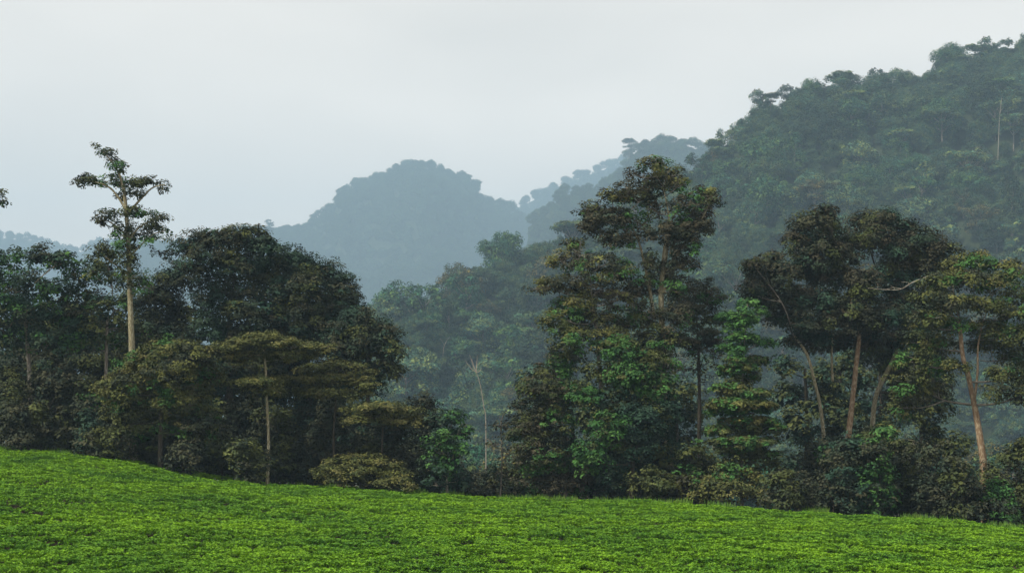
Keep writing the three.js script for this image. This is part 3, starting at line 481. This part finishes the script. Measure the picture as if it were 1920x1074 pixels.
    lobes: [[1545, 402, 24, 16], [1515, 420, 34, 22], [1555, 432, 32, 24], [1495, 455, 30, 26], [1540, 475, 44, 34], [1590, 470, 36, 30], [1510, 510, 36, 30], [1570, 520, 50, 40], [1625, 540, 40, 40], [1550, 570, 44, 34], [1605, 590, 44, 40], [1560, 610, 34, 26], [1630, 640, 36, 34], [1530, 640, 36, 26], [1580, 640, 36, 26, { dz: -3 }], [1660, 600, 40, 40]] },
  { name: 'dark_tree', label: 'dark broad-topped tree of the right-hand group with curved mossy trunk', D: 163, style: 'dense', bark: 'pale', twigBark: 'dark', r: 0.36, st: { pal: 'dark', alt: 'brown', altShare: 0.4 }, trunk: [[1636, 850], [1638, 780], [1646, 735], [1668, 690], [1690, 640], [1695, 580]],
    lobes: [[1620, 415, 30, 18], [1660, 412, 32, 18], [1695, 430, 30, 20], [1640, 450, 44, 30], [1690, 470, 44, 34], [1735, 450, 30, 22], [1765, 470, 32, 24], [1730, 500, 50, 36], [1680, 520, 44, 36, { pal: 'teal' }], [1780, 515, 36, 32], [1700, 580, 56, 46], [1760, 580, 44, 40], [1700, 640, 56, 40], [1740, 680, 44, 40], [1690, 700, 40, 30], [1650, 660, 40, 36, { dz: -4 }], [1725, 730, 44, 36], [1690, 760, 36, 30, { dz: -3 }]] },
  { name: 'dead_branch', label: 'bleached bare branch sticking out of the dark tree group', category: 'branch', D: 154, style: 'twig', bark: 'white', r: 0.075, r1: 0.02, bare: true, trunk: [[1760, 512], [1715, 528], [1690, 542], [1662, 543], [1628, 540]], lobes: [] },
  { name: 'layered_tree', label: 'olive layered tree with forked orange-brown trunk at the right edge', D: 144, style: 'tuft', bark: 'ochre', twigBark: 'grey', r: 0.42, r1: 0.16, deep: 5, st: { pal: 'moss', alt: 'olive', altShare: 0.35, cover: 1.7, leaves: 36, flat: 0.6, clump: 0.6 }, trunk: [[1845, 870], [1840, 830], [1832, 780], [1818, 710], [1806, 665], [1800, 600]],
    limbs: [{ pts: [[1828, 750], [1834, 700], [1835, 650], [1845, 600]], r: 0.14 }],
    lobes: [[1790, 500, 34, 14, { pal: 'olive' }], [1830, 490, 40, 14, { pal: 'olive' }], [1875, 500, 40, 14], [1912, 518, 30, 14], [1760, 530, 36, 16], [1810, 528, 44, 16], [1865, 535, 46, 16], [1915, 556, 34, 16], [1745, 562, 34, 16], [1795, 570, 40, 16, { pal: 'olive' }], [1850, 575, 40, 16], [1905, 592, 36, 16], [1735, 602, 36, 18], [1780, 612, 40, 18], [1840, 612, 36, 14], [1890, 628, 40, 18], [1720, 640, 30, 18], [1765, 648, 34, 16], [1715, 680, 36, 22], [1755, 690, 30, 20, { pal: 'moss' }], [1900, 668, 34, 20], [1705, 725, 36, 26], [1740, 735, 30, 24, { pal: 'moss' }], [1890, 705, 30, 22], [1930, 640, 40, 30], [1930, 700, 40, 30], [1690, 765, 30, 22], [1860, 648, 40, 18], [1915, 745, 30, 22], [1870, 735, 26, 18], [1790, 690, 24, 14]] },
  { name: 'dead_sapling', label: 'thin pale leafless stem behind the right-hand shrubs', category: 'tree', D: 142, style: 'twig', bark: 'white', r: 0.06, r1: 0.02, bare: true, trunk: [[1722, 900], [1724, 870], [1718, 840], [1712, 828]], lobes: [] },
  { name: 'round_shrub', label: 'tall dark shrub round the foot of the pinkish trunk', category: 'shrub', D: 150, style: 'bush', st: { pal: 'moss', alt: 'dark', altShare: 0.5 }, r: 0.12, deep: 3, trunk: [[1630, 955], [1630, 900]], lobes: [[1625, 835, 30, 26], [1655, 820, 28, 26], [1610, 870, 36, 30], [1660, 865, 36, 34], [1630, 910, 50, 34], [1555, 850, 24, 30, { pal: 'teal' }]] },
];
for (const s of NEAR) {
  if (s.bare) {                                   // leafless wood: one tapered limb with side twigs
    const R = rng(s.D), pts = s.trunk.map(([a, b]) => spot(a, b, s.D)), foot = pts[0].clone(), list = [{ pts: pts.map((p) => p.clone().sub(foot)), r0: s.r, r1: s.r1 }];
    for (let k = 0; k < 5; k++) { const c = new THREE.CatmullRomCurve3(pts).getPoint(0.35 + 0.13 * k).sub(foot); list.push({ pts: [c, c.clone().add(new THREE.Vector3((R() - 0.5) * 0.7, 0.3 * R(), (R() - 0.5) * 0.5)), c.clone().add(new THREE.Vector3((R() - 0.5) * 1.6, 0.7 * R(), (R() - 0.5) * 0.9))], r0: s.r * 0.35, r1: 0.012 }); }
    const m = lit(new THREE.Mesh(limbGeometry(list, 7), BARK[s.bark])); m.name = numbered(s.name); m.position.copy(foot); tag(m, s.label, s.category); scene.add(m);
    continue;
  }
  nearTree(s);
}

// second row: the shaded trees that close the wood
{
  const R = rng(606);
  for (const [px, top, D, wide, label] of [
    [-60, 575, 182, 100, 'shaded tree deep in the wood at the left edge'], [60, 570, 186, 100, 'shaded tree deep in the wood behind the blue-green tree'], [190, 560, 184, 95, 'shaded tree deep in the wood left of the emergent trunk'], [300, 575, 188, 95, 'shaded tree deep in the wood right of the emergent trunk'],
    [420, 620, 184, 100, 'shaded tree deep in the wood behind the bushy olive tree'], [530, 650, 186, 90, 'shaded tree deep in the wood behind the slender pale trunk'], [620, 690, 182, 80, 'shaded tree deep in the wood under the dark mass'], [700, 740, 178, 60, 'shaded tree at the outer end of the wood under the dark mass'], [775, 800, 172, 50, 'low shaded tree behind the flat-topped yellowish tree'],
    [1070, 690, 176, 80, 'shaded tree behind the shaggy leaning tree'], [1170, 640, 180, 90, 'shaded tree behind the climber-clad tree'], [1265, 690, 178, 70, 'shaded tree behind the foot of the great tree'],
    [1510, 660, 178, 60, 'shaded tree behind the dark leaning tree'], [1575, 650, 180, 70, 'shaded tree behind the straight pinkish trunk'], [1650, 660, 184, 70, 'shaded tree behind the curved mossy trunk'], [1725, 690, 178, 64, 'shaded tree between the mossy and the orange trunks']]) {
    const lobes = [], bot = table(CREST, px) + 5;
    for (let q = 0; q < 11; q++) { const f = q / 10; lobes.push([px + (R() - 0.5) * wide * 1.3, lerp(top + 30, bot - 20, f), wide * (0.42 + 0.2 * R()), wide * (0.32 + 0.16 * R())]); }
    nearTree({ name: 'shaded_tree', label, D, style: 'dense', st: { cover: 1.4, leaf: 0.4, leaves: 20, pal: 'moss', alt: 'teal', altShare: 0.4 }, r: 0.35, deep: 6, seed: 7000 + px, trunk: [[px, bot], [px + 4, (top + bot) / 2], [px, top + 30]], lobes });
  }
}

// undergrowth along the wood's foot: shrubs one by one
{
  const R = rng(909);
  const rows = [
    [-60, 480, 15, 153, 'moss', 'shrub at the wood\'s foot left of the umbrella tree', 120],
    [150, 480, 9, 147.5, 'moss', 'low shrub on the tea edge under the bushy olive tree', 70],
    [400, 830, 13, 154, 'dark', 'shrub in the shade behind the umbrella trees', 150],
    [860, 1010, 5, 151, 'dark', 'low shrub at the foot of the misty gap', 40],
    [1010, 1330, 8, 151, 'brown', 'shrub behind the climber-clad tree', 100],
    [1450, 1560, 4, 140, 'dark', 'shrub between the tiered tree and the right-hand group', 75],
    [1510, 1720, 8, 152, 'dark', 'tall shrub under the right-hand group, round its trunks', 150],
    [1540, 1960, 13, 138, 'moss', 'dense shrub at the tea edge below the right-hand trees', 145]];
  const WORD = { moss: 'mossy green', dark: 'black-green', teal: 'blue-green', green: 'fresh green', brown: 'brownish' };
  for (const [a, b, n, D, pal, what, tall] of rows) for (let k = 0; k < n; k++) {
    const px = lerp(a, b, (k + 0.2 + 0.6 * R()) / n), d = D + (R() - 0.3) * 9, base = table(CREST, px) + 6, hgt = tall * (0.6 + 0.6 * R()), lobes = [], pick = R();
    const p0 = pick < 0.4 ? pal : pick < 0.7 ? 'dark' : pick < 0.84 ? 'moss' : pick < 0.93 ? 'teal' : 'green';
    for (let q = 0; q < 5; q++) lobes.push([px + (R() - 0.5) * 46, base - hgt * (0.25 + 0.7 * R()), 20 + 12 * R(), 14 + 14 * R() * hgt / 80]);
    lobes.push([px, base - hgt * 0.25, 34, hgt * 0.3]);
    nearTree({ name: 'undergrowth_shrub', label: `${WORD[p0]} ${what}`, group: `${WORD[p0]} ${what}`, category: 'shrub', D: d, style: 'bush', seed: 5000 + Math.round(px * 7), st: { pal: p0, alt: 'dark', altShare: 0.4, leaf: 0.28, patch: [p0, 'dark'] }, r: 0.08, deep: 2, trunk: [[px, base], [px, base - hgt * 0.3], [px, base - hgt * 0.6]], lobes });
  }
}
for (const [px, row, top, r, label] of [[1871, 290, 182, 0.42, 'tall pale bare stem standing alone high on the hillside near the right edge'], [1402, 350, 318, 0.3, 'short pale bare stem on the hillside just right of the great tree'], [1690, 330, 300, 0.3, 'short pale bare stem half-way up the hillside above the dark group'], [828, 668, 640, 0.3, 'short pale stem among the trees of the misty valley side']]) {
  let D = 830; while (D < 1350) { const q = new THREE.Vector3(0, slope.Y(px, D) + 11, 0), here = spot(px, row, D); if (q.y > here.y) break; D += 4; }   // where the canopy meets that row
  const a = spot(px, row, D); a.y -= 11;
  const up = [spot(px + 3, lerp(row, top, 0.35), D), spot(px + 5, lerp(row, top, 0.7), D), spot(px + 9, top, D)].map((p) => p.sub(a)), list = [{ pts: [new THREE.Vector3(0, -1, 0), ...up], r0: r, r1: r * 0.4 }], tip = up[1];
  for (const e of [[-2.5, 4, 1], [3, 5, -1]]) list.push({ pts: [tip, tip.clone().add(new THREE.Vector3(e[0] * 0.4, e[1] * 0.6, e[2])), tip.clone().add(new THREE.Vector3(...e))], r0: r * 0.35, r1: 0.08 });
  const m = lit(new THREE.Mesh(limbGeometry(list, 7), BARK.white)); m.name = numbered('bare_stem'); m.position.copy(a); tag(m, label, 'tree'); scene.add(m);
}
{ // pale dead tree in the valley
  const D = 330, pts = [[911, 800], [908, 770], [903, 735], [898, 712], [890, 690], [884, 672]].map(([a, b]) => spot(a, b, D)), foot = pts[0].clone(); foot.y = groundY(foot.x, foot.z) - 0.2;
  pts.unshift(foot.clone());
  const list = [{ pts: pts.map((p) => p.clone().sub(foot)), r0: 0.2, r1: 0.06 }];
  for (const [x, y] of [[872, 676], [880, 664], [895, 666], [903, 690], [893, 676]]) list.push({ pts: [spot(893, 698, D).sub(foot), spot((893 + x) / 2, (698 + y) / 2 + 3, D).sub(foot), spot(x, y, D).sub(foot)], r0: 0.1, r1: 0.03 });
  const m = lit(new THREE.Mesh(limbGeometry(list, 7), BARK.white)); m.name = 'dead_tree'; m.position.copy(foot); tag(m, 'bleached leafless tree with thin curved stem in the misty valley', 'tree'); scene.add(m);
}

// ───────────────────────── the tea ─────────────────────────
{
  const R = rng(404), b = new Buf();
  for (let k = 0; k < 7; k++) {                   // a flush of tea: leaves round a shoot
    const a = k * 2.4, out = 0.25 + 0.5 * (k / 7), n = new THREE.Vector3(-Math.cos(a) * 0.55, 0.8 - 0.25 * (k / 7), -Math.sin(a) * 0.55).normalize(), v = 0.85 + 0.3 * R();
    b.leaf(Math.cos(a) * out * 0.5, 0.35 - 0.35 * (k / 7), Math.sin(a) * out * 0.5, n.x, n.y, n.z, 0.62, 0.3, a + R(), v, v, v);
  }
  const geo = b.geometry(), spots = [], cols = [], cell = 1.05;
  const hash = (i, j, k) => { let h = Math.imul(i, 374761393) ^ Math.imul(j, 668265263) ^ Math.imul(k, 2147483647 ^ 40503); h = Math.imul(h ^ (h >>> 13), 1274126177); return ((h ^ (h >>> 16)) >>> 0) / 4294967296; };
  const onField = (px, py) => { for (let D = 60; D < 150; D += 0.5) { const p = spot(px, py, D); if (p.y < teaBase(p.x, p.z)) return p; } return spot(px, py, 120); };
  const PATHS = [[[690, 985], [860, 1062]], [[860, 1062], [960, 1110]], [[240, 900], [330, 908]], [[330, 1036], [400, 1040]], [[1500, 1040], [1600, 1050]], [[20, 955], [200, 962]], [[1050, 985], [1130, 978]], [[1800, 1050], [1990, 1030]]].map(([a, b]) => [onField(...a), onField(...b)]);   // plucking gaps
  const bushAt = (x, z) => {                      // each bush is a low dome; where bushes meet there is a gap
    const ci = Math.floor(x / cell), cj = Math.floor(z / cell); let d1 = 9, d2 = 9, gi = 0, gj = 0;
    for (let i = -1; i <= 1; i++) for (let j = -1; j <= 1; j++) { const px = (ci + i + 0.5 + 0.7 * (hash(ci + i, cj + j, 1) - 0.5)) * cell, pz = (cj + j + 0.5 + 0.7 * (hash(ci + i, cj + j, 2) - 0.5)) * cell, d = Math.hypot(px - x, pz - z); if (d < d1) { d2 = d1; d1 = d; gi = ci + i; gj = cj + j; } else if (d < d2) d2 = d; }
    const gap = d2 - d1, tall = (hash(gi, gj, 3) - 0.5) * 0.18 + 0.16 * noise2(gi * 0.3, gj * 0.3), missing = hash(gi, gj, 4) < 0.02 || Math.abs(noise2(gi * 0.022 + 40, gj * 0.03)) < 0.014;
    const path = PATHS.some(([a, b]) => { const t = clamp(((x - a.x) * (b.x - a.x) + (z - a.z) * (b.z - a.z)) / ((b.x - a.x) ** 2 + (b.z - a.z) ** 2), 0, 1); return Math.hypot(x - lerp(a.x, b.x, t) - 0.25 * Math.sin(z * 0.9), z - lerp(a.z, b.z, t) - 0.3 * Math.sin(x * 0.7)) < 0.28 + 0.2 * noise2(x * 0.4, z * 0.4); });
    return { path, h: tall - 0.24 * (1 - smoothstep(gap, 0, 0.3)) - (missing ? 0.4 : 0), gap, tone: hash(gi, gj, 5) };
  };
  const P = new THREE.Vector3();
  for (let D = 56; D < 156; D += 0.16) {
    const half = D * 0.36, per = 0.16 * 2 * half * (D < 100 ? 92 : 66), n = Math.round(per);
    for (let k = 0; k < n; k++) {
      const x = (R() * 2 - 1) * half, z = -(D + R() * 0.16), px = colOf(x, -z);
      if (-z > edgeD(px) + 0.7 + 0.9 * noise2(x * 0.5, 3)) continue;
      const q = bushAt(x, z); if (q.path) continue;
      const y = teaBase(x, z) + teaRoll(x, z) + q.h - 0.07 * R();
      spots.push(x, y, z);
      const patch = fbm2(x * 0.06 + 3, z * 0.06, 3), young = clamp(0.48 + 0.7 * patch + 0.6 * (R() - 0.5) + 0.35 * (q.tone - 0.5), 0, 1), v = 0.82 + 0.36 * R();
      cols.push(lerp(0.06, 0.165, young) * v, lerp(0.17, 0.33, young) * v, lerp(0.012, 0.010, young) * v);
    }
  }
  const n = spots.length / 3, tea = lit(new THREE.InstancedMesh(geo, new THREE.MeshPhysicalMaterial({ vertexColors: true, roughness: 0.65, specularIntensity: 0.35, side: THREE.DoubleSide }), n));
  const m = new THREE.Matrix4(), e = new THREE.Euler(), q = new THREE.Quaternion(), s = new THREE.Vector3(), c = new THREE.Color();
  for (let k = 0; k < n; k++) {
    const f = 0.165 + 0.11 * R(); e.set((R() - 0.5) * 0.8, R() * 6.283, (R() - 0.5) * 0.8);
    m.compose(P.set(spots[k * 3], spots[k * 3 + 1] - f * 0.3, spots[k * 3 + 2]), q.setFromEuler(e), s.set(f, f, f)); tea.setMatrixAt(k, m);
    tea.setColorAt(k, c.setRGB(cols[k * 3], cols[k * 3 + 1], cols[k * 3 + 2]));
  }
  tea.name = 'tea_foliage'; tag(tea, 'bright green closely plucked tea bushes covering the foreground slope', 'tea', undefined, 'stuff'); scene.add(tea);

}

{ // rough grass where the field stops
  const R = rng(515), b = new Buf();
  for (let k = 0; k < 9; k++) { const a = R() * 6.283, l = 0.5 + 0.5 * R(), v = 0.8 + 0.4 * R(); b.leaf(Math.cos(a) * 0.16, l * 0.45, Math.sin(a) * 0.16, Math.cos(a + 1.5) * 0.9, 0.25, Math.sin(a + 1.5) * 0.9, l, 0.05, 1.57 + (R() - 0.5) * 0.5, v, v, v); }
  const n = 1800, g = lit(new THREE.InstancedMesh(b.geometry(), new THREE.MeshPhysicalMaterial({ vertexColors: true, roughness: 0.8, specularIntensity: 0.3, side: THREE.DoubleSide }), n)), m = new THREE.Matrix4(), q = new THREE.Quaternion(), up = new THREE.Vector3(0, 1, 0), c = new THREE.Color();
  for (let k = 0; k < n; k++) {
    let px; do { px = -150 + R() * 2250; } while (noise2(px * 0.012, 9) < -0.05 + 0.5 * (R() - 0.5));
    const D = edgeD(px) + 0.2 + 2.2 * R(), x = (px - W / 2) / FOCAL / cp * D, f = 0.5 + 0.5 * R();
    g.setMatrixAt(k, m.compose(new THREE.Vector3(x, groundY(x, -D) + BUSH * 0.55, -D), q.setFromAxisAngle(up, R() * 6.283), new THREE.Vector3(f, f, f)));
    const dry = R(); g.setColorAt(k, c.setRGB(lerp(0.05, 0.12, dry), lerp(0.15, 0.2, dry), lerp(0.018, 0.03, dry)));
  }
  g.name = 'rough_grass'; tag(g, 'rough yellowish grass along the line where the tea field stops', 'grass', undefined, 'stuff'); scene.add(g);
}

renderer.render(scene, camera);
